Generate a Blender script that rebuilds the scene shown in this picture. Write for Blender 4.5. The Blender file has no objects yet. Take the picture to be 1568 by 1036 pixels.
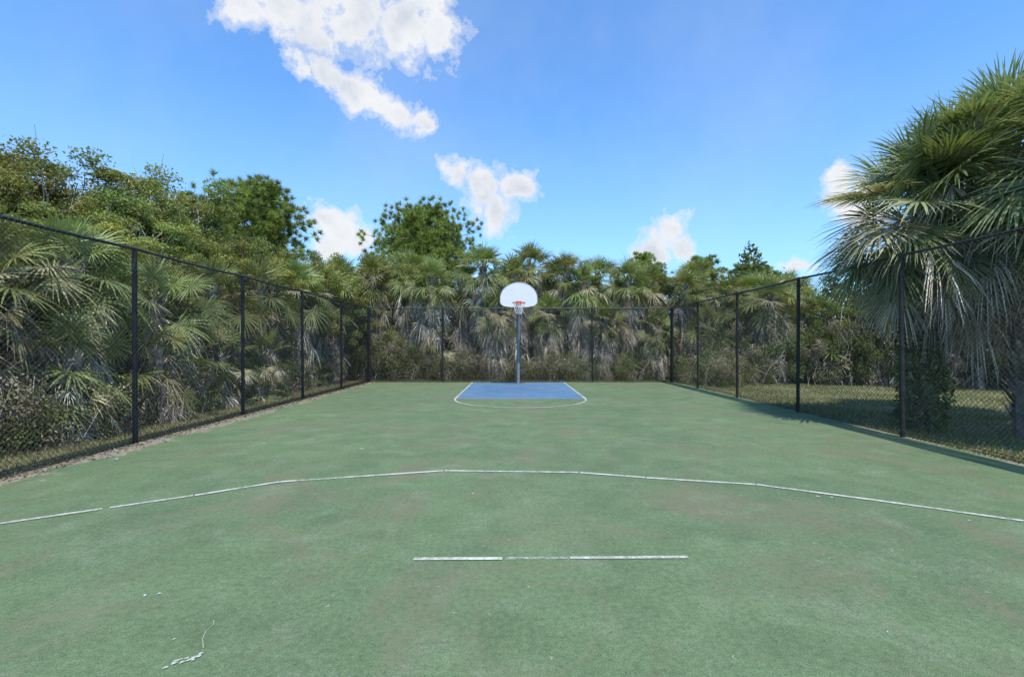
import bpy, math, numpy as np
from mathutils import Vector
rng = np.random.default_rng(7)
scene = bpy.context.scene
COL = scene.collection
U = rng.uniform

# ------------------------------------------------------------------ node helpers
def new_mat(name):
    m = bpy.data.materials.new(name); m.use_nodes = True
    nt = m.node_tree; nt.nodes.clear()
    return m, nt
def nd(nt, typ, **kw):
    n = nt.nodes.new(typ)
    for k, v in kw.items():
        if k.startswith('i_'):
            key = k[2:]
            n.inputs[int(key) if key.isdigit() else key.replace('_', ' ')].default_value = v
        else: setattr(n, k, v)
    return n
def lk(nt, a, b): nt.links.new(a, b)
def ramp(nt, fac, stops, interp='LINEAR'):
    r = nt.nodes.new('ShaderNodeValToRGB'); r.color_ramp.interpolation = interp
    cr = r.color_ramp
    while len(cr.elements) < len(stops): cr.elements.new(0.5)
    for e, (p, c) in zip(cr.elements, stops):
        e.position = p; e.color = (c[0], c[1], c[2], 1) if hasattr(c, '__len__') else (c, c, c, 1)
    lk(nt, fac, r.inputs[0]); return r.outputs[0]
def noise(nt, vec, scale, detail=4, rough=0.55, dist=0.0):
    n = nd(nt, 'ShaderNodeTexNoise'); n.inputs['Scale'].default_value = scale
    n.inputs['Detail'].default_value = detail; n.inputs['Roughness'].default_value = rough
    n.inputs['Distortion'].default_value = dist
    if vec is not None: lk(nt, vec, n.inputs['Vector'])
    return n.outputs['Fac']
def mixc(nt, fac, a, b, mode='MIX'):
    m = nd(nt, 'ShaderNodeMix'); m.data_type = 'RGBA'; m.blend_type = mode
    for s, v in ((m.inputs[0], fac), (m.inputs[6], a), (m.inputs[7], b)):
        if hasattr(v, 'is_output'): lk(nt, v, s)
        else: s.default_value = v if not hasattr(v, '__len__') else (v[0], v[1], v[2], 1)
    return m.outputs[2]
def mth(nt, op, a, b=None, clamp=False):
    m = nd(nt, 'ShaderNodeMath'); m.operation = op; m.use_clamp = clamp
    for s, v in ((m.inputs[0], a), (m.inputs[1], b)):
        if v is None: continue
        if hasattr(v, 'is_output'): lk(nt, v, s)
        else: s.default_value = v
    return m.outputs[0]

def leaf_material(name, transl=0.3, rough=0.55, spec=0.35):
    m, nt = new_mat(name)
    at = nd(nt, 'ShaderNodeAttribute', attribute_name='Col')
    oi = nd(nt, 'ShaderNodeObjectInfo')
    hsv = nd(nt, 'ShaderNodeHueSaturation')
    lk(nt, at.outputs['Color'], hsv.inputs['Color'])
    lk(nt, mth(nt, 'ADD', mth(nt, 'MULTIPLY', oi.outputs['Random'], 0.035), 0.478), hsv.inputs['Hue'])
    lk(nt, mth(nt, 'ADD', mth(nt, 'MULTIPLY', oi.outputs['Random'], 0.4), 0.8), hsv.inputs['Value'])
    p = nd(nt, 'ShaderNodeBsdfPrincipled'); p.inputs['Roughness'].default_value = rough
    p.inputs['Specular IOR Level'].default_value = spec
    lk(nt, hsv.outputs[0], p.inputs['Base Color'])
    o = nd(nt, 'ShaderNodeOutputMaterial')
    if transl > 0:
        t = nd(nt, 'ShaderNodeBsdfTranslucent')
        lk(nt, mixc(nt, 1.0, hsv.outputs[0], (1.4, 1.4, 0.6), 'MULTIPLY'), t.inputs['Color'])
        mx = nd(nt, 'ShaderNodeMixShader'); mx.inputs[0].default_value = transl
        lk(nt, p.outputs[0], mx.inputs[1]); lk(nt, t.outputs[0], mx.inputs[2])
        lk(nt, mx.outputs[0], o.inputs[0])
    else: lk(nt, p.outputs[0], o.inputs[0])
    return m
def bark_material(name):
    m, nt = new_mat(name)
    at = nd(nt, 'ShaderNodeAttribute', attribute_name='Col')
    tc = nd(nt, 'ShaderNodeTexCoord')
    n = noise(nt, tc.outputs['Object'], 14, 4, 0.7)
    c = mixc(nt, 1.0, at.outputs['Color'], ramp(nt, n, [(0.3, 0.45), (0.7, 1.3)]), 'MULTIPLY')
    p = nd(nt, 'ShaderNodeBsdfPrincipled'); p.inputs['Roughness'].default_value = 0.9
    p.inputs['Specular IOR Level'].default_value = 0.2
    lk(nt, c, p.inputs['Base Color'])
    o = nd(nt, 'ShaderNodeOutputMaterial'); lk(nt, p.outputs[0], o.inputs[0])
    return m
M_LEAF = leaf_material('leaf', 0.3, 0.6, 0.2)
M_FROND = leaf_material('palm_frond', 0.22, 0.45, 0.3)
M_DEAD = leaf_material('dead_frond', 0.0, 0.85, 0.1)
M_BARK = bark_material('bark')

# ------------------------------------------------------------------ mesh builder
class MB:
    def __init__(s): s.v=[]; s.f=[]; s.sz=[]; s.m=[]; s.c=[]; s.n=0
    def quads(s, V, mat, col):
        n=len(V)
        if n==0: return
        V=np.asarray(V,float); k=V.shape[1]
        s.v.append(V.reshape(-1,3)); s.f.append(np.arange(n*k)+s.n); s.n+=n*k
        s.sz.append(np.full(n,k)); s.m.append(np.full(n,mat))
        col=np.broadcast_to(np.asarray(col,float),(n,3))
        s.c.append(np.repeat(col,k,axis=0))
    def grid(s, V, F, mat, col):
        V=np.asarray(V,float); F=np.asarray(F)
        s.v.append(V); s.f.append(F.reshape(-1)+s.n); s.n+=len(V)
        s.sz.append(np.full(len(F),F.shape[1])); s.m.append(np.full(len(F),mat))
        s.c.append(np.broadcast_to(np.asarray(col,float),(len(V),3)).copy())
    def tube(s, P, R, mat, col, sides=6, caps=False):
        P=np.asarray(P,float); R=np.broadcast_to(np.asarray(R,float),(len(P),))
        T=np.gradient(P,axis=0); T/=np.linalg.norm(T,axis=1)[:,None]+1e-9
        ref=np.array([0,0,1.]) if abs(T[0,2])<0.85 else np.array([1.,0,0])
        A=np.cross(T,ref); A/=np.linalg.norm(A,axis=1)[:,None]+1e-9
        B=np.cross(T,A)
        th=np.arange(sides)*2*math.pi/sides
        V=P[:,None]+R[:,None,None]*(np.cos(th)[None,:,None]*A[:,None]+np.sin(th)[None,:,None]*B[:,None])
        F=[]
        for i in range(len(P)-1):
            for j in range(sides):
                k=(j+1)%sides
                F.append((i*sides+j,i*sides+k,(i+1)*sides+k,(i+1)*sides+j))
        s.grid(V.reshape(-1,3),F,mat,col)
        if caps:
            s.quads(V[0][::-1][None],mat,col); s.quads(V[-1][None],mat,col)
    def mesh(s,name,mats,smooth=False):
        me=bpy.data.meshes.new(name)
        v=np.concatenate(s.v); f=np.concatenate(s.f); sz=np.concatenate(s.sz)
        me.vertices.add(len(v)); me.vertices.foreach_set('co',v.astype(np.float32).ravel())
        me.loops.add(len(f)); me.loops.foreach_set('vertex_index',f.astype(np.int32))
        me.polygons.add(len(sz))
        me.polygons.foreach_set('loop_start',np.concatenate([[0],np.cumsum(sz)[:-1]]).astype(np.int32))
        me.polygons.foreach_set('loop_total',sz.astype(np.int32))
        me.polygons.foreach_set('material_index',np.concatenate(s.m).astype(np.int32))
        me.polygons.foreach_set('use_smooth',np.full(len(sz),smooth))
        a=me.attributes.new('Col','FLOAT_COLOR','POINT')
        c=np.concatenate(s.c); a.data.foreach_set('color',np.c_[c,np.ones(len(c))].astype(np.float32).ravel())
        for m in mats: me.materials.append(m)
        me.update(calc_edges=True); me.validate()
        return me
def obj(name, me, loc=(0,0,0), rz=0, sc=1.0, parent=None):
    o=bpy.data.objects.new(name,me); COL.objects.link(o)
    o.location=loc; o.rotation_euler=(0,0,rz)
    o.scale=(sc,sc,sc) if not hasattr(sc,'__len__') else sc
    if parent: o.parent=parent
    return o
def unit(a): return a/(np.linalg.norm(a,axis=-1,keepdims=True)+1e-9)

# ------------------------------------------------------------------ vegetation pieces
def leaves(mb, C, size, mat, col, up=0.5, asp=0.5):
    n=len(C); nrm=unit(rng.normal(size=(n,3))+np.array([0,0,up]))
    a=unit(np.cross(nrm,rng.normal(size=(n,3)))); b=np.cross(nrm,a)
    L=(size*U(0.6,1.3,n))[:,None]; W=L*asp
    bend=nrm*L*0.18
    V=np.stack([C-a*L*0.5-bend, C+b*W*0.5, C+a*L*0.5-bend, C-b*W*0.5],axis=1)
    mb.quads(V,mat,col)
def jit(col,n,amt=0.25):
    c=np.asarray(col)[None]*(1+rng.normal(size=(n,1))*amt).clip(0.35,1.9)
    return c*(1+rng.normal(size=(n,3))*0.06)

def frond(mb, base, az, el, L, Lb, sag, mat, col, n=32, span=2.1, fold=0.15, droop=0.35, wid=1.0, twist=0.3, rr_=0.35):
    z=np.array([0,0,1.])
    D=np.array([math.cos(el)*math.cos(az),math.cos(el)*math.sin(az),math.sin(el)])
    t=np.linspace(0,1,4)[:,None]
    P=base+D*L*t-z*sag*L*t*t
    mb.tube(P,np.linspace(0.016,0.007,4),mat,np.asarray(col)*1.15,3)
    T=unit(D-z*2*sag); S=np.array([-math.sin(az),math.cos(az),0]); S=unit(S-T*S.dot(T)); N=np.cross(T,S)
    if N[2]<0: N=-N
    r=rng.normal()*rr_; S,N=S*math.cos(r)+N*math.sin(r), N*math.cos(r)-S*math.sin(r)
    a=np.linspace(-span,span,n)+rng.normal(size=n)*0.03
    ln=Lb*(0.66+0.34*np.cos(a*0.6))*U(0.85,1.1,n)
    d=np.cos(a)[:,None]*T+np.sin(a)[:,None]*S+N*(fold*np.abs(np.sin(a)))[:,None]
    q=-np.sin(a)[:,None]*T+np.cos(a)[:,None]*S+N*rng.normal(size=(n,1))*twist
    q=unit(q)
    c=P[-1]; rs=[0.03,0.40,0.75,1.0]; ws=[0.006,0.024,0.015,0.002]
    k=droop*U(0.6,1.5,n)
    pts=[]
    for rr,w in zip(rs,ws):
        p=c+d*(ln*rr)[:,None]-z*(k*ln*rr**2.6)[:,None]-N*(0.12*np.cos(a)*ln*rr*rr)[:,None]
        pts.append((p-q*w*wid*Lb,p+q*w*wid*Lb))
    cc=np.asarray(col)*U(0.8,1.2,(n,1))
    for i in range(3):
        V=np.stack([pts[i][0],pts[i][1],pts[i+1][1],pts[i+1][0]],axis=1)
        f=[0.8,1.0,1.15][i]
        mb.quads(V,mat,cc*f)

GREEN=np.array([0.168,0.198,0.060]); DEAD=np.array([0.62,0.55,0.44])
def make_palm(name,H,L=1.0,Lb=0.85,ng=38,nd_=44,skirt=1.6,n=30,green=GREEN,vine=0,trunk=0.15,stiff=1.0,elmin=-30,dead_l=0.8,wid=1.1,dw=1.1):
    mb=MB()
    lean=rng.normal(size=2)*0.12
    zz=np.linspace(0,H,12); P=np.c_[lean[0]*(zz/H)**2,lean[1]*(zz/H)**2,zz]
    mb.tube(P,trunk*(1+0.12*rng.normal(size=12)),2,(0.24,0.21,0.17),9)
    nb=int(H*36); zb=U(0.2,H,nb); ab=U(0,6.28,nb)
    o=np.c_[np.cos(ab),np.sin(ab),np.zeros(nb)]; sdir=np.c_[-np.sin(ab),np.cos(ab),np.zeros(nb)]
    b0=np.c_[lean[0]*(zb/H)**2,lean[1]*(zb/H)**2,zb]+o*trunk*0.9
    tip=b0+o*0.13+np.array([0,0,0.24])
    V=np.stack([b0-sdir*0.06,b0+sdir*0.06,tip+sdir*0.025,tip-sdir*0.025],axis=1)
    mb.quads(V,2,jit((0.34,0.3,0.24),nb))
    top=np.array([lean[0],lean[1],H])
    for i in range(ng):
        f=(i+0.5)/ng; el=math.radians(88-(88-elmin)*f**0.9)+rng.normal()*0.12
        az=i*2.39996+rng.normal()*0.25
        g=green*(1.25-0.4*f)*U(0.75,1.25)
        rr=rng.random()
        if rr<0.25*f+0.03: g=np.array([0.36,0.32,0.19])
        elif rr<0.35: g=g*np.array([1.2,1.12,1.5])
        mb_l=L*U(0.75,1.15)*(0.7+0.4*math.sin(f*math.pi))
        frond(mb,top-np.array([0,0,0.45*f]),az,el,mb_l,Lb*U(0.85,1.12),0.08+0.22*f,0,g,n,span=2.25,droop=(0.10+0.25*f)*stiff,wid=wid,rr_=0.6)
    for i in range(nd_):
        f=(i+0.5)/nd_; el=math.radians(-12-52*f)+rng.normal()*0.25
        az=i*2.39996+rng.normal()*0.3
        c=DEAD*U(0.35,1.15)
        if f<0.25 and rng.random()<0.4: c=np.array([0.36,0.33,0.18])
        h=H-0.35-skirt*f*U(0.7,1.0)
        frond(mb,np.array([lean[0]*(h/H)**2,lean[1]*(h/H)**2,max(h,0.2)]),az,el,L*U(0.5,1.1)*dead_l,Lb*U(0.6,0.95)*dead_l,0.3,1,c,n-10,span=1.6,fold=U(-0.6,0.9),droop=U(0.3,1.0),wid=dw,twist=0.9,rr_=1.0)
    if vine:
        nv=vine; zv=U(0,1,nv)**0.9*(H-0.5); av=U(0,6.28,nv)
        lump=0.5+0.5*np.sin(zv*3.1+av*2)*np.cos(av*3+zv*1.7)
        rv=trunk+0.02+lump*0.2*U(0.2,1.2,nv)+0.07*U(0,1,nv)
        C=np.c_[rv*np.cos(av)+lean[0]*(zv/H)**2,rv*np.sin(av)+lean[1]*(zv/H)**2,zv]
        leaves(mb,C,0.07,3,jit((0.15,0.19,0.07),nv,0.4),0.3,0.65)
    return mb.mesh(name,[M_FROND,M_DEAD,M_BARK,M_LEAF])

def branch(mb,a,b,r0,r1,col,k=6,wob=0.12,sides=5):
    t=np.linspace(0,1,k)[:,None]; a=np.asarray(a,float); b=np.asarray(b,float)
    L=np.linalg.norm(b-a)
    P=a+(b-a)*t; P[1:-1]+=rng.normal(size=(k-2,3))*L*wob*0.5; P[:,2]+=(np.sin(t[:,0]*math.pi)*L*0.08)
    mb.tube(P,np.linspace(r0,r1,k),0,col,sides)
def make_oak(name,H,R,zc,rz,nc=110,nl=150,ls=0.09,col=(0.195,0.215,0.070),bark=(0.3,0.27,0.24),clump=0.42):
    mb=MB()
    ths=U(0,6.28,nc); cz=U(-0.9,1,nc); rr=np.sqrt(1-np.abs(cz).clip(0,1)**2)
    rad=U(0.3,1.0,nc)**0.6
    lump=1+0.22*np.sin(ths*3+cz*4)+0.10*rng.normal(size=nc)
    C=np.c_[rr*np.cos(ths)*R*rad*lump,rr*np.sin(ths)*R*rad*lump,zc+cz*rz*rad*lump]
    C[:,2]=np.minimum(C[:,2],H)
    nh=8; hubs=np.array([[math.cos(a)*R*0.45*U(0.5,1.2),math.sin(a)*R*0.45*U(0.5,1.2),zc+U(-0.3,0.35)*rz] for a in np.arange(nh)*6.283/nh+U(0,1)])
    fork=np.array([rng.normal()*0.2,rng.normal()*0.2,zc-rz*0.75])
    branch(mb,(0,0,-0.1),fork,0.16,0.12,bark,7,0.06,8)
    for h in hubs: branch(mb,fork,h,0.09,0.045,bark,6,0.18)
    for c in C:
        h=hubs[np.argmin(np.linalg.norm(hubs-c,axis=1))]
        branch(mb,h,c,0.025,0.006,bark,5,0.2,3)
    for c in C:
        n=int(nl*U(0.6,1.3)); cr=clump*U(0.75,1.3)
        v=unit(rng.normal(size=(n,3)))*(U(0,1,(n,1))**0.45)*np.array([cr,cr,cr*0.62]); p=v+c
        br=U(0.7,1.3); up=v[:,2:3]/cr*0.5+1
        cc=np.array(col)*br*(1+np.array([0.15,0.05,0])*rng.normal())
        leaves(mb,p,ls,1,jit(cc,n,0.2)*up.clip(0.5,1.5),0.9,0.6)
    for c in C[:nc//6]:
        d=unit(c-np.array([0,0,zc])); branch(mb,c,c+d*U(0.3,0.7)+rng.normal(size=3)*0.15,0.007,0.003,(0.42,0.4,0.36),4,0.2,3)
    return mb.mesh(name,[M_BARK,M_LEAF])

def make_pine(name,H,R,base,nb=60,col=(0.21,0.27,0.07),tl=0.27,shape=1.0,nn=60):
    mb=MB(); bark=(0.24,0.18,0.14)
    branch(mb,(0,0,-0.1),(rng.normal()*0.2,rng.normal()*0.2,H*0.95),0.17,0.03,bark,9,0.02,8)
    for i in range(nb):
        f=(i+0.5)/nb; z=base+(H-base)*f*0.93
        rad=R*(math.sin(math.pi*min(1,0.30+f*0.66))**0.6*0.95+0.1)**shape*U(0.45,1.1)
        az=i*2.4+rng.normal()*0.3
        s=np.array([0,0,z-0.3*rad]); e=np.array([math.cos(az)*rad,math.sin(az)*rad,z+0.22*rad*U(-0.2,1.2)])
        if e[2]>H: e[2]=H-U(0,0.3)
        branch(mb,s,e,0.035,0.01,bark,6,0.1,4)
        nt_=int(5+rad*7)
        for k in range(nt_):
            t=U(0.3,1.05); c=s+(e-s)*t+rng.normal(size=3)*np.array([0.42,0.42,0.22])*min(1,rad*0.6)
            d=unit(unit(e-s)*0.6+np.array([0,0,0.7])+rng.normal(size=(nn,3))*0.8)
            ln=tl*U(0.7,1.15,(nn,1)); q=unit(np.cross(d,rng.normal(size=(nn,3))))*0.014
            tip=c+d*ln
            br=U(0.65,1.4)
            V=np.stack([c-q+d*0.02,c+q+d*0.02,tip],axis=1)
            mb.quads(V,1,jit(np.array(col)*br,nn,0.15))
    return mb.mesh(name,[M_BARK,M_LEAF])

def make_shrub(name,R,H,nc=55,nl=170,ls=0.07,col=(0.14,0.17,0.06),twigs=18,dead=0.2):
    mb=MB()
    for i in range(nc):
        th=U(0,6.28); r=R*math.sqrt(U(0,1)); z=H*U(0.05,1.0)*(1-0.35*(r/R)**2)
        c=np.array([r*math.cos(th),r*math.sin(th),z])
        if i%2==0: branch(mb,(c[0]*0.3,c[1]*0.3,-0.05),c,0.016,0.005,(0.2,0.18,0.15),5,0.15,3)
        n=int(nl*U(0.5,1.3)); cr=0.36*U(0.7,1.3)
        v=unit(rng.normal(size=(n,3)))*(U(0,1,(n,1))**0.45)*cr
        p=v+c; p[:,2]=np.abs(p[:,2])
        cc=np.array(col)*U(0.55,1.5)
        if rng.random()<dead: cc=np.array([0.40,0.35,0.26])*U(0.6,1.2)
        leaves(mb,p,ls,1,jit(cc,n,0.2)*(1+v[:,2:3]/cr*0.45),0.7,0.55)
    for i in range(twigs):
        a=U(-1,1,3)*np.array([R,R,0])*0.8; b=a+np.array([rng.normal()*0.5,rng.normal()*0.5,H*U(0.5,1.1)])
        branch(mb,a,b,0.010,0.003,np.array([0.5,0.46,0.40])*U(0.6,1.2),6,0.2,3)
    return mb.mesh(name,[M_BARK,M_LEAF])

# ------------------------------------------------------------------ ground, court
def simple_sheet(name, x0,x1,y0,y1,z,mat):
    mb=MB(); mb.quads([[(x0,y0,z),(x1,y0,z),(x1,y1,z),(x0,y1,z)]],0,(1,1,1))
    return obj(name,mb.mesh(name,[mat]))
m,nt=new_mat('grass_ground')
tc=nd(nt,'ShaderNodeTexCoord'); g=tc.outputs['Object']
n1=noise(nt,g,0.6,5,0.6); n2=noise(nt,g,9,6,0.7); n3=noise(nt,g,60,3,0.7)
ca=ramp(nt,n1,[(0.38,(0.14,0.15,0.06)),(0.62,(0.24,0.21,0.12))])
cb=ramp(nt,n2,[(0.35,(0.09,0.105,0.04)),(0.5,(0.17,0.175,0.08)),(0.68,(0.31,0.27,0.18))])
cc=mixc(nt,0.6,ca,cb); cc=mixc(nt,1.0,cc,ramp(nt,n3,[(0.3,0.7),(0.7,1.25)]),'MULTIPLY')
p=nd(nt,'ShaderNodeBsdfPrincipled',i_Roughness=0.95); p.inputs['Specular IOR Level'].default_value=0.1
lk(nt,cc,p.inputs['Base Color'])
b=nd(nt,'ShaderNodeBump'); b.inputs['Distance'].default_value=0.05; b.inputs['Strength'].default_value=0.7
lk(nt,n2,b.inputs['Height']); lk(nt,b.outputs[0],p.inputs['Normal'])
o=nd(nt,'ShaderNodeOutputMaterial'); lk(nt,p.outputs[0],o.inputs[0]); M_GROUND=m
simple_sheet('ground',-300,300,-300,300,-0.03,M_GROUND)

XL,XR,YB=-5.95,6.52,19.12
def court_material(name, base, dark, light, dirt_edges=True):
    m,nt=new_mat(name)
    tc=nd(nt,'ShaderNodeTexCoord'); g=tc.outputs['Object']
    big=noise(nt,g,0.35,5,0.6,0.4); mid=noise(nt,g,2.2,6,0.65,0.2); fin=noise(nt,g,26,5,0.75); gr=noise(nt,g,150,2,0.6)
    c=ramp(nt,big,[(0.35,dark),(0.5,base),(0.66,light)])
    c=mixc(nt,1.0,c,ramp(nt,mid,[(0.3,0.84),(0.5,1.0),(0.7,1.14)]),'MULTIPLY')
    c=mixc(nt,1.0,c,ramp(nt,fin,[(0.3,0.72),(0.5,1.0),(0.72,1.28)]),'MULTIPLY')
    c=mixc(nt,1.0,c,ramp(nt,gr,[(0.3,0.60),(0.7,1.40)]),'MULTIPLY')
    st=noise(nt,g,0.7,8,0.72,0.8)
    sm=mth(nt,'MULTIPLY',ramp(nt,st,[(0.49,0.0),(0.63,1.0)]),ramp(nt,fin,[(0.3,0.2),(0.62,0.85)]))
    c=mixc(nt,sm,c,(0.165,0.15,0.095) if dirt_edges else (0.12,0.16,0.22))
    wo=noise(nt,g,1.7,8,0.75,0.3)
    wm=mth(nt,'MULTIPLY',ramp(nt,wo,[(0.52,0.0),(0.66,0.75)]),ramp(nt,noise(nt,g,60,4,0.8),[(0.48,0.0),(0.55,1.0)]))
    c=mixc(nt,wm,c,(0.23,0.26,0.18) if dirt_edges else (0.2,0.27,0.36))
    # small dark scuffs, stretched
    mp=nd(nt,'ShaderNodeMapping'); mp.inputs['Scale'].default_value=(2.2,6.0,1.0); mp.inputs['Rotation'].default_value=(0,0,0.5); lk(nt,g,mp.inputs['Vector'])
    sf=mth(nt,'MULTIPLY',ramp(nt,noise(nt,mp.outputs[0],1.6,7,0.75),[(0.62,0.0),(0.69,0.8)]),ramp(nt,fin,[(0.35,0.2),(0.6,1.0)]))
    c=mixc(nt,sf,c,(0.07,0.08,0.055) if dirt_edges else (0.06,0.1,0.16))
    vo=nd(nt,'ShaderNodeTexVoronoi'); vo.inputs['Scale'].default_value=9; vo.inputs['Randomness'].default_value=1
    wv=nd(nt,'ShaderNodeVectorMath',operation='ADD'); lk(nt,g,wv.inputs[0])
    nn=nd(nt,'ShaderNodeTexNoise'); nn.inputs['Scale'].default_value=30; lk(nt,g,nn.inputs['Vector'])
    sc=nd(nt,'ShaderNodeVectorMath',operation='SCALE'); lk(nt,nn.outputs['Color'],sc.inputs[0]); sc.inputs['Scale'].default_value=0.06
    lk(nt,sc.outputs[0],wv.inputs[1]); lk(nt,wv.outputs[0],vo.inputs['Vector'])
    sp=mth(nt,'MULTIPLY',ramp(nt,vo.outputs['Distance'],[(0.05,1.0),(0.09,0.0)]),ramp(nt,noise(nt,g,1.3,3),[(0.46,0.0),(0.6,0.8)]))
    c=mixc(nt,sp,c,(0.32,0.35,0.27))
    vd=mth(nt,'MULTIPLY',ramp(nt,noise(nt,g,38,2,0.5),[(0.66,0.0),(0.73,1.0)]),ramp(nt,noise(nt,g,1.1,4,0.7),[(0.45,0.0),(0.6,0.7)]))
    c=mixc(nt,vd,c,(0.05,0.06,0.04))
    if dirt_edges:
        sx=nd(nt,'ShaderNodeSeparateXYZ'); lk(nt,g,sx.inputs[0])
        e=mth(nt,'SUBTRACT',mth(nt,'MULTIPLY',sx.outputs['X'],-1.0),5.25)
        e=mth(nt,'ADD',mth(nt,'MULTIPLY',e,1.0),mth(nt,'MULTIPLY',mth(nt,'SUBTRACT',mid,0.5),1.6))
        e2=mth(nt,'ADD',mth(nt,'SUBTRACT',sx.outputs['X'],6.25),mth(nt,'MULTIPLY',mth(nt,'SUBTRACT',mid,0.5),0.9))
        e3=mth(nt,'ADD',mth(nt,'SUBTRACT',sx.outputs['Y'],18.85),mth(nt,'MULTIPLY',mth(nt,'SUBTRACT',mid,0.5),1.2))
        e=mth(nt,'MAXIMUM',mth(nt,'MAXIMUM',e,e2),e3)
        em=ramp(nt,e,[(0.27,0.0),(0.42,1.0)])
        em=mth(nt,'MULTIPLY',em,ramp(nt,fin,[(0.3,0.55),(0.55,1.0)]))
        c=mixc(nt,em,c,ramp(nt,noise(nt,g,14,5,0.8),[(0.35,(0.10,0.085,0.06)),(0.5,(0.23,0.2,0.15)),(0.68,(0.45,0.4,0.34))]))
    p=nd(nt,'ShaderNodeBsdfPrincipled',i_Roughness=0.85); p.inputs['Specular IOR Level'].default_value=0.15
    lk(nt,c,p.inputs['Base Color'])
    b=nd(nt,'ShaderNodeBump'); b.inputs['Distance'].default_value=0.004; b.inputs['Strength'].default_value=0.6
    lk(nt,gr,b.inputs['Height']); lk(nt,b.outputs[0],p.inputs['Normal'])
    o=nd(nt,'ShaderNodeOutputMaterial'); lk(nt,p.outputs[0],o.inputs[0]); return m
M_COURT=court_material('court_green_acrylic',(0.114,0.164,0.082),(0.103,0.150,0.077),(0.126,0.178,0.089))
M_BLUE=court_material('court_blue_acrylic',(0.09,0.175,0.275),(0.08,0.16,0.25),(0.10,0.19,0.295),False)
mb=MB()
x0,x1,y0,y1=-5.98,6.60,-9.5,19.2
mb.quads([[(x0,y0,0),(x1,y0,0),(x1,y1,0),(x0,y1,0)]],0,(1,1,1))
for a,bb in (((x0,y0),(x1,y0)),((x1,y0),(x1,y1)),((x1,y1),(x0,y1)),((x0,y1),(x0,y0))):
    mb.quads([[(a[0],a[1],-0.1),(bb[0],bb[1],-0.1),(bb[0],bb[1],0),(a[0],a[1],0)]],0,(1,1,1))
obj('basketball_court',mb.mesh('basketball_court',[M_COURT]))
KX=0.2
mb=MB(); mb.quads([[(KX-1.83,13.25,0.004),(KX+1.83,13.25,0.004),(KX+1.83,18.98,0.004),(KX-1.83,18.98,0.004)]],0,(1,1,1))
obj('free_throw_lane',mb.mesh('lane',[M_BLUE]))
def paint_mat(name,wear0,wear1):
    m,nt=new_mat(name)
    tc=nd(nt,'ShaderNodeTexCoord'); g=tc.outputs['Object']
    n=noise(nt,g,22,6,0.75); n2=noise(nt,g,2.0,3,0.6)
    c=ramp(nt,noise(nt,g,8,4,0.7),[(0.3,(0.34,0.37,0.29)),(0.6,(0.52,0.53,0.46))])
    p=nd(nt,'ShaderNodeBsdfPrincipled',i_Roughness=0.8); lk(nt,c,p.inputs['Base Color'])
    t=nd(nt,'ShaderNodeBsdfTransparent'); mx=nd(nt,'ShaderNodeMixShader')
    w=ramp(nt,mth(nt,'ADD',mth(nt,'MULTIPLY',n,0.6),mth(nt,'MULTIPLY',n2,0.4)),[(wear0,0.0),(wear1,1.0)])
    lk(nt,w,mx.inputs[0]); lk(nt,t.outputs[0],mx.inputs[1]); lk(nt,p.outputs[0],mx.inputs[2])
    o=nd(nt,'ShaderNodeOutputMaterial'); lk(nt,mx.outputs[0],o.inputs[0]); return m
M_WHITE=paint_mat('white_line_paint',0.34,0.54); M_WORN=paint_mat('worn_white_line_paint',0.42,0.64)
def strip(mb,P,w,z,mat=0):
    P=np.asarray(P,float); T=np.gradient(P,axis=0); T=unit(T); N=np.c_[-T[:,1],T[:,0]]*w/2
    A=np.c_[P+N,np.full(len(P),z)]; B=np.c_[P-N,np.full(len(P),z)]
    mb.quads(np.stack([B[:-1],B[1:],A[1:],A[:-1]],axis=1),mat,(1,1,1))
mb=MB(); Z=0.008
strip(mb,[(KX-1.855,13.3),(KX-1.855,18.98)],0.055,Z); strip(mb,[(KX+1.855,13.3),(KX+1.855,18.98)],0.055,Z)
strip(mb,[(KX-1.88,13.2755),(KX+1.88,13.2755)],0.045,Z)
th=np.linspace(math.pi,2*math.pi,40); strip(mb,np.c_[KX+1.84*np.cos(th),13.245+1.84*np.sin(th)],0.055,Z)
segs=[((-5.6,3.25),(-4.44,4.023)),((-4.43,4.03),(-3.865,4.39)),((-3.82,4.42),(-3.275,4.775)),((-3.262,4.783),(-2.63,5.25)),((-2.62,5.254),(-0.86,5.71)),((-0.84,5.715),(0.785,5.64)),
 ((0.805,5.63),(1.53,5.42)),((1.545,5.412),(2.668,5.155)),((2.682,5.15),(3.6,4.63)),((3.6,4.629),(4.47,4.09)),((4.471,4.089),(5.7,3.2))]
for a,b_ in segs:
    k=8; t=np.linspace(0,1,k)[:,None]; P=np.array(a)+(np.array(b_)-np.array(a))*t
    strip(mb,P,0.050,Z)
strip(mb,[(-0.72,3.365),(-0.08,3.37)],0.042,Z); strip(mb,[(0.41,3.38),(1.27,3.395)],0.038,Z)
strip(mb,[(-0.06,3.372),(0.40,3.38)],0.036,Z,1)
obj('court_line_markings',mb.mesh('lines',[M_WHITE,M_WORN]))
mb=MB()
def blob(cx,cy,r,asp=1,rot=0,k=13):
    th=np.arange(k)*2*math.pi/k; rr=r*U(0.4,1.15,k)
    x=rr*np.cos(th)*asp; y=rr*np.sin(th)
    V=np.c_[cx+x*math.cos(rot)-y*math.sin(rot),cy+x*math.sin(rot)+y*math.cos(rot),np.full(k,0.006+U(0,0.0015))]
    mb.quads(V[None],0,(1,1,1))
for i in range(16):
    t=U(-1,1); blob(-1.60+t*0.055+rng.normal()*0.008,2.30+t*0.045+rng.normal()*0.012,U(0.004,0.014),1.5,0.7,9)
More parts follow.
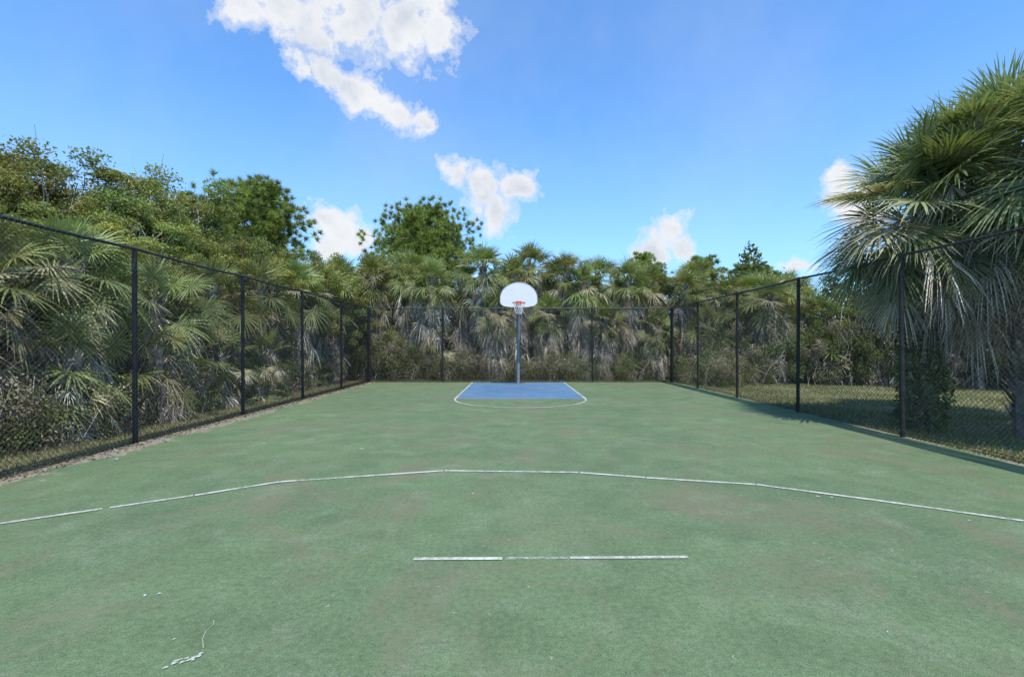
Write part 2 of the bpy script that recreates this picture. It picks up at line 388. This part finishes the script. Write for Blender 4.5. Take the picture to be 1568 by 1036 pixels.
strip(mb,[(-1.58,2.38),(-1.63,2.45),(-1.66,2.52),(-1.655,2.58),(-1.68,2.62)],0.0025,0.006)
for cx,cy,r in [(-2.27,2.88,0.010),(-2.20,2.90,0.012),(-1.78,2.45,0.009),(-2.25,6.92,0.035),(3.1,4.75,0.018),(3.22,4.72,0.013),(-0.42,4.85,0.013),(-3.9,7.3,0.02),(4.0,4.1,0.012),(-5.35,6.3,0.03)]:
    blob(cx,cy,r,1.5,U(0,3))
for i in range(70): blob(U(-4.5,5),U(2,9),U(0.002,0.006),1.5,U(0,3),7)
obj('paint_chips',mb.mesh('chips',[M_WHITE]))

# ------------------------------------------------------------------ fence
m,nt=new_mat('black_vinyl_steel'); p=nd(nt,'ShaderNodeBsdfPrincipled',i_Roughness=0.5)
tc=nd(nt,'ShaderNodeTexCoord'); lk(nt,ramp(nt,noise(nt,tc.outputs['Object'],6,3,0.7),[(0.4,(0.010,0.010,0.011)),(0.7,(0.03,0.029,0.028))]),p.inputs['Base Color'])
o=nd(nt,'ShaderNodeOutputMaterial'); lk(nt,p.outputs[0],o.inputs[0]); M_BLACK=m
FH=3.05
def fence(name,p0,p1,posts,inward):
    p0=np.array(p0,float); p1=np.array(p1,float); L=np.linalg.norm(p1-p0); d=(p1-p0)/L; n=np.array(inward,float)
    mb=MB(); w3=lambda s,z,off=0: np.array([*(p0+d*s+n*off),z])
    for i,s in enumerate(posts):
        tilt=rng.normal(size=2)*0.012
        b=w3(s,-0.1); t=w3(s,FH-0.02); t[:2]+=tilt
        mb.tube([b,(b+t)/2,t],0.036,0,(1,1,1),12,True)
        mb.tube([t,t+[0,0,0.03],t+[0,0,0.06]],[0.043,0.042,0.012],0,(1,1,1),12,True)
        for z in (0.3,0.9,1.5,2.1,2.7): mb.tube([w3(s,z),w3(s,z+0.02)],0.041,0,(1,1,1),10,True)
    for a,b in zip(posts[:-1],posts[1:]):
        k=7; t=np.linspace(0,1,k); sag=np.sin(t*math.pi)*0.02
        mb.tube([w3(a+(b-a)*tt,FH+0.0-sg) for tt,sg in zip(t,sag)],0.023,0,(1,1,1),8)
    for z in (0.05,0.09): 
        mb.tube([w3(s,z+0.01*math.sin(s*1.7),0.045) for s in np.linspace(0,L,40)],0.0045,0,(1,1,1),4)
    dx=0.072; h0,h1=0.02,FH-0.02; H=h1-h0; hw=0.0022
    def wires(sgn,off):
        s0=np.arange(-H,L+H,dx)
        A=s0.copy(); B=s0+sgn*H
        ZA=np.full(len(A),h0); ZB=np.full(len(A),h1)
        ok0=((s0>=0)|(s0+sgn*H>=0))&((s0<=L)|(s0+sgn*H<=L))
        for lim,cmp in ((0,'lo'),(L,'hi')):
            for (P,ZP,Q,ZQ) in ((A,ZA,B,ZB),(B,ZB,A,ZA)):
                out=(P<lim) if cmp=='lo' else (P>lim)
                f=(lim-P)/(Q-P+1e-12)
                ZP[out]=(ZP+f*(ZQ-ZP))[out]; P[out]=lim
        ok=(np.abs(B-A)>0.03)&ok0&(ZA>=h0-1e-6)&(ZA<=h1+1e-6)&(ZB>=h0-1e-6)&(ZB<=h1+1e-6)
        A,B,ZA,ZB=A[ok],B[ok],ZA[ok],ZB[ok]
        K=5
        t=np.linspace(0,1,K+1)
        S=A[:,None]+(B-A)[:,None]*t; ZZ=ZA[:,None]+(ZB-ZA)[:,None]*t
        bulge=0.012*np.sin(S*2.1)*np.sin(ZZ*2.0)+off
        P=np.zeros(S.shape+(3,)); P[...,0]=p0[0]+d[0]*S+n[0]*bulge; P[...,1]=p0[1]+d[1]*S+n[1]*bulge; P[...,2]=ZZ
        u=np.array([d[0]*-sgn,d[1]*-sgn,1.0])/math.sqrt(2)*hw*1.2; v=np.array([n[0],n[1],0])*hw*1.2
        cs=[u,v,-u,-v]
        for j in range(4):
            c0=cs[j]; c1=cs[(j+1)%4]
            V=np.stack([P[:,:-1]+c0,P[:,:-1]+c1,P[:,1:]+c1,P[:,1:]+c0],axis=2).reshape(-1,4,3)
            mb.quads(V,0,(1,1,1))
    wires(1,0.040); wires(-1,0.044)
    return obj(name,mb.mesh(name,[M_BLACK]))
lp=[-7.45,-4.5,-1.55,1.45,4.4,7.35,10.28,13.2,16.15,19.1]
fence('chain_link_fence',(XL,-9),(XL,YB),[y+9 for y in lp],(1,0))
rp=[-6.9,-3.9,-1.0,1.95,4.9,7.82,10.7,13.6,16.5,19.1]
fence('chain_link_fence',(XR,-9),(XR,YB),[y+9 for y in rp],(-1,0))
fence('chain_link_fence',(XL,YB+0.06),(XR,YB+0.06),[0.04,3.04,6.2,9.2,12.43],(0,-1))

# ------------------------------------------------------------------ basketball hoop
def flat_mat(name,c,rough=0.5,metal=0.0,var=0.15,sc=6):
    m,nt=new_mat(name); tc=nd(nt,'ShaderNodeTexCoord')
    p=nd(nt,'ShaderNodeBsdfPrincipled',i_Roughness=rough,i_Metallic=metal)
    c=np.array(c); lk(nt,ramp(nt,noise(nt,tc.outputs['Object'],sc,6,0.7),[(0.35,tuple(c*(1-var))),(0.65,tuple(np.minimum(c*(1+var),0.9)))]),p.inputs['Base Color'])
    o=nd(nt,'ShaderNodeOutputMaterial'); lk(nt,p.outputs[0],o.inputs[0]); return m
M_POLE=flat_mat('galvanised_pole',(0.18,0.22,0.25),0.5,0.2)
M_BOARD=flat_mat('white_backboard',(0.66,0.66,0.67),0.5,0,0.04)
M_RIM=flat_mat('orange_rim',(0.55,0.07,0.02),0.45)
M_NET=flat_mat('white_net',(0.7,0.7,0.68),0.8)
M_GREYST=flat_mat('grey_bracket',(0.35,0.36,0.37),0.5,0.3)
hoop=bpy.data.objects.new('basketball_hoop',None); COL.objects.link(hoop); hoop.location=(KX,0,0)
def part(name,mb,mat,smooth=False): return obj(name,mb.mesh(name,[mat],smooth),parent=hoop)
mb=MB(); PY=18.35; BY=17.2
P=[(0,PY,-0.05),(0,PY,1.4),(0,PY,2.5)]
th=np.linspace(0,math.pi/2,8)[1:]
P+= [(0,PY-0.45*(1-math.cos(t)),2.5+0.62*math.sin(t)) for t in th]
P+= [(0,BY+0.14,3.15)]
mb.tube(P,0.062,0,(1,1,1),14,True); mb.tube([(0,PY,-0.01),(0,PY,0.03)],0.13,0,(1,1,1),14,True)
part('pole',mb,M_POLE,True)
W=0.69; zb=2.93; HB=0.90
out=[(-0.34,zb),(0.34,zb),(0.56,zb+0.035),(0.66,zb+0.10),(W,zb+0.20)]
for a in np.linspace(0,math.pi,26): out.append((W*math.cos(a)*(1.0),zb+0.30+(HB-0.30)*math.sin(a)**0.95))
out+=[(-W,zb+0.20),(-0.66,zb+0.10),(-0.56,zb+0.035)]
out=np.array(out)
def slab(mb,o2,ya,yb):
    k=len(o2); F=np.c_[o2[:,0],np.full(k,ya),o2[:,1]]; B=np.c_[o2[:,0],np.full(k,yb),o2[:,1]]
    mb.quads(F[None],0,(1,1,1)); mb.quads(B[::-1][None],0,(1,1,1))
    mb.quads(np.stack([F,np.roll(F,-1,0),np.roll(B,-1,0),B],axis=1)[:,::-1],0,(1,1,1))
mb=MB(); slab(mb,out,BY,BY+0.035); part('backboard',mb,M_BOARD)
cen=np.array([0,zb+0.42])
mb=MB(); P=[(x*1.0,BY-0.002,z) for x,z in (out-cen)*0.995+cen]; P.append(P[0]); mb.tube(P,0.009,0,(1,1,1),6); part('board_edge',mb,M_GREYST)
mb=MB()
for (xa,za,xb,zb_) in ((-0.3,3.05,-0.3,3.5),(0.3,3.05,0.3,3.5),(-0.3,3.5,0.3,3.5),(-0.3,3.05,0.3,3.05)):
    mb.tube([(xa,BY+0.06,za),(xb,BY+0.06,zb_)],0.02,0,(1,1,1),6,True)
for x in (-0.28,0.28):
    mb.tube([(x,BY+0.06,3.48),(0,PY-0.3,3.05)],0.018,0,(1,1,1),6,True); mb.tube([(x,BY+0.06,3.07),(0,PY-0.1,2.75)],0.018,0,(1,1,1),6,True)
part('bracket',mb,M_GREYST)
mb=MB(); RC=np.array([0,BY-0.38,3.05]); a=np.linspace(0,2*math.pi,37)
mb.tube([RC+np.array([0.228*math.cos(t),0.228*math.sin(t),0]) for t in a],0.013,0,(1,1,1),8)
mb.tube([(-0.05,BY-0.15,3.05),(-0.08,BY-0.005,3.03)],0.012,0,(1,1,1),6,True); mb.tube([(0.05,BY-0.15,3.05),(0.08,BY-0.005,3.03)],0.012,0,(1,1,1),6,True)
mb.quads([[(-0.1,BY-0.012,2.98),(0.1,BY-0.012,2.98),(0.1,BY-0.012,3.14),(-0.1,BY-0.012,3.14)]],0,(1,1,1))
for x in (-0.08,0.08): mb.tube([(x,BY-0.19,3.045),(x*0.7,BY-0.01,2.93)],0.009,0,(1,1,1),6,True)
part('rim',mb,M_RIM,True)
mb=MB()
for i in range(12):
    for s in (1,-1):
        P=[]
        for j in range(6):
            f=j/5; r=0.225-0.115*f**0.7; t=i*math.pi/6+s*f*math.pi/6*2
            P.append(RC+np.array([r*math.cos(t),r*math.sin(t),-0.01-0.40*f]))
        mb.tube(P,0.0055,0,(1,1,1),3)
part('net',mb,M_NET)

# ------------------------------------------------------------------ vegetation prototypes
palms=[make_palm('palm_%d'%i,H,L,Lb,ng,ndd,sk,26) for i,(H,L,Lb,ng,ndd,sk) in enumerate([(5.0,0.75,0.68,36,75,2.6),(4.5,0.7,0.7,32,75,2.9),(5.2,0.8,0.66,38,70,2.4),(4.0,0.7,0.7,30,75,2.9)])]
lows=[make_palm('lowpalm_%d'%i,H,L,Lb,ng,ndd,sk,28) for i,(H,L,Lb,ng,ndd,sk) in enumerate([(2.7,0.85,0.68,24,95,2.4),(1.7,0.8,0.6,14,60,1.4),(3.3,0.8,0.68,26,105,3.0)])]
palmetto=make_palm('palmetto',0.5,0.7,0.5,20,16,0.3,24)
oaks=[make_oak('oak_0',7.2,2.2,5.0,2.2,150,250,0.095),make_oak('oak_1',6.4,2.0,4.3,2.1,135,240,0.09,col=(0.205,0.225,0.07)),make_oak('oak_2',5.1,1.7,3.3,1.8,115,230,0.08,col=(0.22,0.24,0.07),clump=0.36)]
pines=[make_pine('pine_0',8.6,1.9,5.4,66),make_pine('pine_1',9.4,3.0,5.6,105),make_pine('pine_2',8.0,1.0,5.0,40,shape=0.8)]
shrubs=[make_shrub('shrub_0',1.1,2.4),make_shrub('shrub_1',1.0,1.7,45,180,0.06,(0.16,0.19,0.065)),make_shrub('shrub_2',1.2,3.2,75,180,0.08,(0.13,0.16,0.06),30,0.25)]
bigpalm=[make_palm('bigpalm_0',4.2,1.15,0.98,64,55,0.9,46,green=GREEN*np.array([0.92,0.95,1.25]),vine=9000,trunk=0.19,stiff=0.8,elmin=-45,dead_l=0.75,wid=0.85,dw=0.8),
         make_palm('bigpalm_1',4.9,1.1,1.0,60,70,1.5,46,green=GREEN*np.array([0.88,0.92,1.2]),trunk=0.19,stiff=0.9,elmin=-50,dead_l=0.85,wid=0.85,dw=0.8)]

def put(name,mesh,x,y,s=1.0,sz=None):
    return obj(name,mesh,(x,y,-0.03),U(0,6.28),(s,s,sz if sz else s*U(0.93,1.07)))
ri=lambda l: l[rng.integers(len(l))]
backtops=[(-6.3,21.2,5.5,1),(-5.0,21.8,5.9,0),(-3.7,21.0,5.3,1),(-2.4,21.9,5.4,3),(-1.2,21.4,6.0,2),(0.2,21.1,5.5,1),(0.9,22.2,6.25,0),(2.2,21.5,5.8,2),(3.2,21.0,5.2,3),(3.9,22.2,5.7,0),(5.1,21.2,5.3,1),(6.3,21.8,5.2,3),(7.6,21.2,4.9,1),(8.8,22.1,5.0,3),(10.2,21.5,4.6,1),(11.6,22.3,4.9,3),(13.4,22.5,5.0,1),(-7.8,21.8,5.6,2)]
hts=[5.85,5.3,6.1,4.8]
for x,y,h,k in backtops: put('palm_tree',palms[k],x,y,1.0*U(0.92,1.08),h/hts[k])
for i in range(9): put('palm_tree',palms[rng.integers(4)],-7+i*2.4+U(-.5,.5),23.8+U(-.5,.8),1.0,U(0.9,1.05))
for i in range(6): put('palm_tree',lows[rng.integers(3)],-5.5+i*2.4+U(-.4,.4),20.6+U(-.1,.4),0.85,U(0.8,1.05))
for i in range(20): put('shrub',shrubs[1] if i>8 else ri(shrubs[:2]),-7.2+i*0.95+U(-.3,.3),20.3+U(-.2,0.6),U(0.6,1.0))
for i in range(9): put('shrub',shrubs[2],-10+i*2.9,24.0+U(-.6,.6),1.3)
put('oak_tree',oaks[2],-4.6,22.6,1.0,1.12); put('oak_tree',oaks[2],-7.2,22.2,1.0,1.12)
put('pine_tree',pines[0],-10.9,20,1.05,1.0); put('pine_tree',pines[1],-5.1,27,1.0,1.02)
put('pine_tree',pines[2],8.9,32,1.0,1.0); put('pine_tree',pines[2],13.0,32,1.2,0.97); put('pine_tree',pines[2],15.3,30.5,1.2,0.87); put('pine_tree',pines[2],16.3,31,1.2,0.85); put('pine_tree',pines[2],9.9,33,1.0,0.93)
put('pine_tree',pines[0],-13.4,19.5,1.0,0.9)
# left side
for x,y,s,k,zs in [(-12.9,12.0,1.0,0,0.95),(-11.9,15.0,1.0,0,1.02),(-10.6,13.4,0.9,1,0.88),(-14.8,14.2,1.0,0,1.0),(-9.7,17.4,0.9,1,0.85),(-15,10,1.0,0,0.98),(-12.2,9,0.95,1,0.9),(-12.6,6.5,1.0,1,0.85),(-13.6,18,1.0,1,1.0),(-8.6,18.0,0.95,2,1.0),(-9.0,20.3,1.0,2,1.05),(-7.5,20.2,0.9,2,0.95),(-9.6,11.2,0.9,2,0.88),(-9.2,14.2,0.85,2,0.88),(-8.7,16.2,0.85,2,0.85),(-10.2,8.6,0.9,2,0.85)]:
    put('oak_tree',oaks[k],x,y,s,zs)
for x,y,k,s,zs in [(-8.1,6.9,0,1,1),(-8.2,8.6,2,1.0,0.92),(-7.9,10.4,0,1.0,0.95),(-8.0,12.4,2,1,0.9),(-8.0,14.7,2,1.0,1.0),(-7.9,17.0,2,1.0,1.1),(-7.6,18.9,2,1.0,1.15),(-8.0,4.8,0,1,1),(-9.6,7.4,2,1,0.95),(-9.6,10.0,2,1,1.0),(-7.3,7.8,1,0.8,0.8),(-7.3,9.5,1,0.8,0.8),(-7.3,11.6,1,0.75,0.75),(-7.3,13.6,1,0.75,0.75),(-8.2,2.4,1,1,1)]:
    put('palm_tree',lows[k],x,y,s,zs)
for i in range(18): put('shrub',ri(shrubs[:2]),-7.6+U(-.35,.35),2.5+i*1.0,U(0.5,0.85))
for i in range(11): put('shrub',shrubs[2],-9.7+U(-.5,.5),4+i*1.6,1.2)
for y in (13.0,17.2): put('palmetto',palmetto,-7.2+U(-.2,.2),y,0.75)
# right side
obj('palm_tree',bigpalm[0],(7.6,8.7,-0.03),1.0,1.0)
obj('palm_tree',bigpalm[1],(8.7,7.9,-0.03),2.2,1.0)
obj('palm_tree',bigpalm[1],(10.6,9.6,-0.03),4.0,(1,1,0.85))
obj('palm_tree',bigpalm[1],(9.4,5.9,-0.03),3.0,(1,1,0.93))
for x,y,s,k in [(16.5,16.5,0.95,2),(14.6,18.4,0.9,2),(18.5,15,1.0,2),(12.6,20.0,0.85,2),(20.5,14,1.0,1),(19,18,1,1),(10.6,21.0,0.8,2),(23,13,1,1)]:
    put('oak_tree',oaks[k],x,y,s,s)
for i in range(16):
    f=i/15; x=8.0+f*15; y=19.6-f*6.2
    put('shrub',shrubs[2] if i%2 else shrubs[0],x+U(-.3,.3),y+0.8+U(-.3,.5),0.9)
    if i%2==0: put('palm_tree',lows[rng.integers(3)],x+0.6,y+0.7+U(-.3,.5),1.0,U(0.85,1.1))
for x,y in ((7.8,17.6),(8.3,18.8),(7.5,18.9),(9.4,18.6)): put('shrub',shrubs[1],x,y,0.8)

# distant tree mass
mb=MB(); n=70000
ang=U(-math.radians(75),math.radians(75),n); k_=rng.normal(size=n)*1.4
rad=33+k_+3*np.sin(ang*9)
top=5.0+1.1*np.sin(ang*17)+0.7*np.sin(ang*41+1)+0.35*np.sin(ang*97)
zz=U(0,1,n)**0.8*top
cl=0.8+0.4*np.sin(ang*60+zz*2)*np.cos(zz*3.1+ang*33)
C=np.c_[rad*np.sin(ang),rad*np.cos(ang),zz]
leaves(mb,C,0.26,0,jit((0.14,0.17,0.06),n)*cl[:,None],0.6,0.6)
for i in range(150):
    a=U(-1.25,1.25); mb.tube([(33*math.sin(a),33*math.cos(a),-0.1),(33*math.sin(a)+U(-.4,.4),33*math.cos(a),3.8)],[0.12,0.06],1,(0.15,0.13,0.1),5)
obj('distant_trees',mb.mesh('distant_trees',[M_LEAF,M_BARK]))

def blades(mb,x,y,h,col,w=0.006):
    n=len(x); a=U(0,6.28,n); d=np.c_[np.cos(a),np.sin(a),np.zeros(n)]*w
    b=np.c_[x,y,np.full(n,-0.03)]; hh=h*U(0.5,1.3,n)
    t=b+np.c_[rng.normal(size=n)*0.4*hh,rng.normal(size=n)*0.4*hh,hh]
    mb.quads(np.stack([b-d,b+d,t],axis=1),0,col)
mb=MB(); n=110000
x=6.68+U(0,1,n)**1.3*12; y=U(3,20,n); pn=np.sin(x*1.7+y)*np.cos(y*1.3-x*0.6)
keep=rng.random(n)<(0.55+0.4*pn); x,y=x[keep],y[keep]; nn_=len(x)
c=jit((0.16,0.18,0.07),nn_,0.3); dry=rng.random(nn_)<0.3; c[dry]=jit((0.30,0.27,0.16),dry.sum(),0.2)
blades(mb,x,y,0.065,c,0.008)
n=22000; x=-6.02-U(0,1,n)**1.2*1.6; y=U(2,20,n); c=jit((0.14,0.17,0.06),n,0.3); dry=rng.random(n)<0.5; c[dry]=jit((0.32,0.28,0.18),dry.sum(),0.2)
blades(mb,x,y,0.07,c,0.006)
n=9000; x=U(-6,6.6,n); y=19.25+U(0,1,n)*1.3; c=jit((0.16,0.17,0.08),n,0.3)
blades(mb,x,y,0.09,c,0.008)
obj('grass',mb.mesh('grass',[M_LEAF]))
mb=MB(); n=9000
x=np.concatenate([XL+0.05+np.abs(rng.normal(size=n//3))*0.16-0.1, -6.0-U(0,1.8,n//3), U(-6,6.5,n//3)]); y=np.concatenate([U(3,19,n//3),U(3,19,n//3),19.1+np.abs(rng.normal(size=n//3))*0.5-0.1])
C=np.c_[x,y,np.where((x>x0)&(y<y1),0.012,-0.015)]
nrm=len(C); leaves(mb,C,0.055,0,jit((0.24,0.19,0.12),nrm,0.35),4.0,0.45)
obj('leaf_litter',mb.mesh('leaf_litter',[M_DEAD]))
mb=MB(); mb.tube([(8.55,10.3,-0.05),(8.55,10.32,0.06),(8.56,10.3,0.13)],[0.16,0.14,0.10],0,(0.14,0.10,0.07),11,True)
for a in range(6): mb.tube([(8.55,10.3,0.04),(8.55+0.28*math.cos(a),10.3+0.28*math.sin(a),-0.03)],[0.05,0.015],0,(0.14,0.1,0.07),5)
obj('tree_stump',mb.mesh('tree_stump',[M_BARK]))

# ------------------------------------------------------------------ light & sky
sd=Vector((0.12,-0.46,0.88)).normalized()
elv=math.asin(sd.z); rot=math.atan2(sd.x,sd.y)
sl=bpy.data.lights.new('sun','SUN'); sl.energy=5.0; sl.angle=math.radians(0.5); sl.color=(1.0,0.95,0.87)
so=bpy.data.objects.new('sun',sl); COL.objects.link(so); so.rotation_euler=(-sd).to_track_quat('-Z','Y').to_euler(); so.location=(0,0,30)
w=bpy.data.worlds.new('World'); scene.world=w; w.use_nodes=True; nt=w.node_tree; nt.nodes.clear()
w.cycles.sampling_method='NONE'
tc=nd(nt,'ShaderNodeTexCoord'); D=tc.outputs['Generated']
sky=nd(nt,'ShaderNodeTexSky'); sky.sky_type='NISHITA'; sky.sun_disc=False; sky.sun_elevation=elv; sky.sun_rotation=rot
sky.air_density=1.0; sky.dust_density=0.6; sky.ozone_density=2.0
bg=nd(nt,'ShaderNodeBackground'); bg.inputs['Strength'].default_value=0.15
sz_=nd(nt,'ShaderNodeSeparateXYZ'); lk(nt,D,sz_.inputs[0])
hz=ramp(nt,sz_.outputs['Z'],[(0.0,0.55),(0.22,0.22),(0.45,0.0)])
skc=mixc(nt,1.0,sky.outputs[0],(1.0,1.55,2.0),'MULTIPLY')
lk(nt,mixc(nt,hz,skc,(3.2,4.6,5.9)),bg.inputs[0])
nz=nd(nt,'ShaderNodeTexNoise'); nz.inputs['Scale'].default_value=8; nz.inputs['Detail'].default_value=5; nz.inputs['Roughness'].default_value=0.62; lk(nt,D,nz.inputs['Vector'])
sb=nd(nt,'ShaderNodeVectorMath',operation='SUBTRACT'); lk(nt,nz.outputs['Color'],sb.inputs[0]); sb.inputs[1].default_value=(0.5,0.5,0.5)
scl=nd(nt,'ShaderNodeVectorMath',operation='SCALE'); lk(nt,sb.outputs[0],scl.inputs[0]); scl.inputs['Scale'].default_value=0.10
wp=nd(nt,'ShaderNodeVectorMath',operation='ADD'); lk(nt,D,wp.inputs[0]); lk(nt,scl.outputs[0],wp.inputs[1])
puffs=[(375,0,50),(440,0,65),(490,30,58),(560,30,64),(620,40,60),(685,55,42),(560,-25,90),(650,-10,65),
(458,105,24),(500,115,34),(535,145,36),(575,155,34),(612,178,34),(650,188,26),
(705,268,26),(742,285,42),(800,283,30),(765,325,36),(725,318,26),
(505,328,36),(535,348,42),(505,372,28),(552,360,30),
(1000,376,32),(1030,358,30),(1050,384,24),(1275,285,34),(1320,305,42),(1220,410,20)]
acc=None
for x,y,r in puffs:
    v=Vector(((x-786)/715,1,(527-y)/715)); L=v.length; c=v/L
    dn=nd(nt,'ShaderNodeVectorMath',operation='DISTANCE'); lk(nt,wp.outputs[0],dn.inputs[0]); dn.inputs[1].default_value=c
    s_=nd(nt,'ShaderNodeMath',operation='MULTIPLY_ADD'); lk(nt,dn.outputs['Value'],s_.inputs[0]); s_.inputs[1].default_value=-715*L/(r*1.1); s_.inputs[2].default_value=1.0
    s_=s_.outputs[0]
    acc=s_ if acc is None else mth(nt,'MAXIMUM',acc,s_)
f1=noise(nt,D,17,9,0.68)
dens=mth(nt,'ADD',acc,mth(nt,'MULTIPLY',mth(nt,'SUBTRACT',f1,0.5),2.1))
mask=ramp(nt,dens,[(0.0,0.0),(0.16,0.35),(0.55,1.0)],'EASE')
wis=ramp(nt,noise(nt,D,2.0,5,0.6),[(0.5,0.0),(0.85,0.18)])
mask=mth(nt,'MAXIMUM',mask,wis)
shade=ramp(nt,mth(nt,'ADD',mth(nt,'MULTIPLY',dens,0.25),mth(nt,'MULTIPLY',noise(nt,wp.outputs[0],11,5),0.8)),[(0.38,(0.97,0.98,1.0)),(0.55,(0.88,0.91,0.96)),(0.75,(0.68,0.74,0.84))])
bc=nd(nt,'ShaderNodeBackground'); bc.inputs['Strength'].default_value=0.96; lk(nt,shade,bc.inputs[0])
mx=nd(nt,'ShaderNodeMixShader'); lk(nt,mask,mx.inputs[0]); lk(nt,bg.outputs[0],mx.inputs[1]); lk(nt,bc.outputs[0],mx.inputs[2])
o=nd(nt,'ShaderNodeOutputWorld'); lk(nt,mx.outputs[0],o.inputs[0])

# ------------------------------------------------------------------ camera
cam=bpy.data.cameras.new('camera'); co=bpy.data.objects.new('camera',cam); COL.objects.link(co); scene.camera=co
co.location=(0,0,1.55); co.rotation_euler=(math.radians(90),0,0)
cam.sensor_width=36; cam.lens=36*715/1568; cam.shift_x=-2/1568; cam.shift_y=9/1568; cam.clip_end=2000; cam.clip_start=0.05
scene.view_settings.view_transform='Standard'; scene.view_settings.look='None'; scene.view_settings.exposure=0
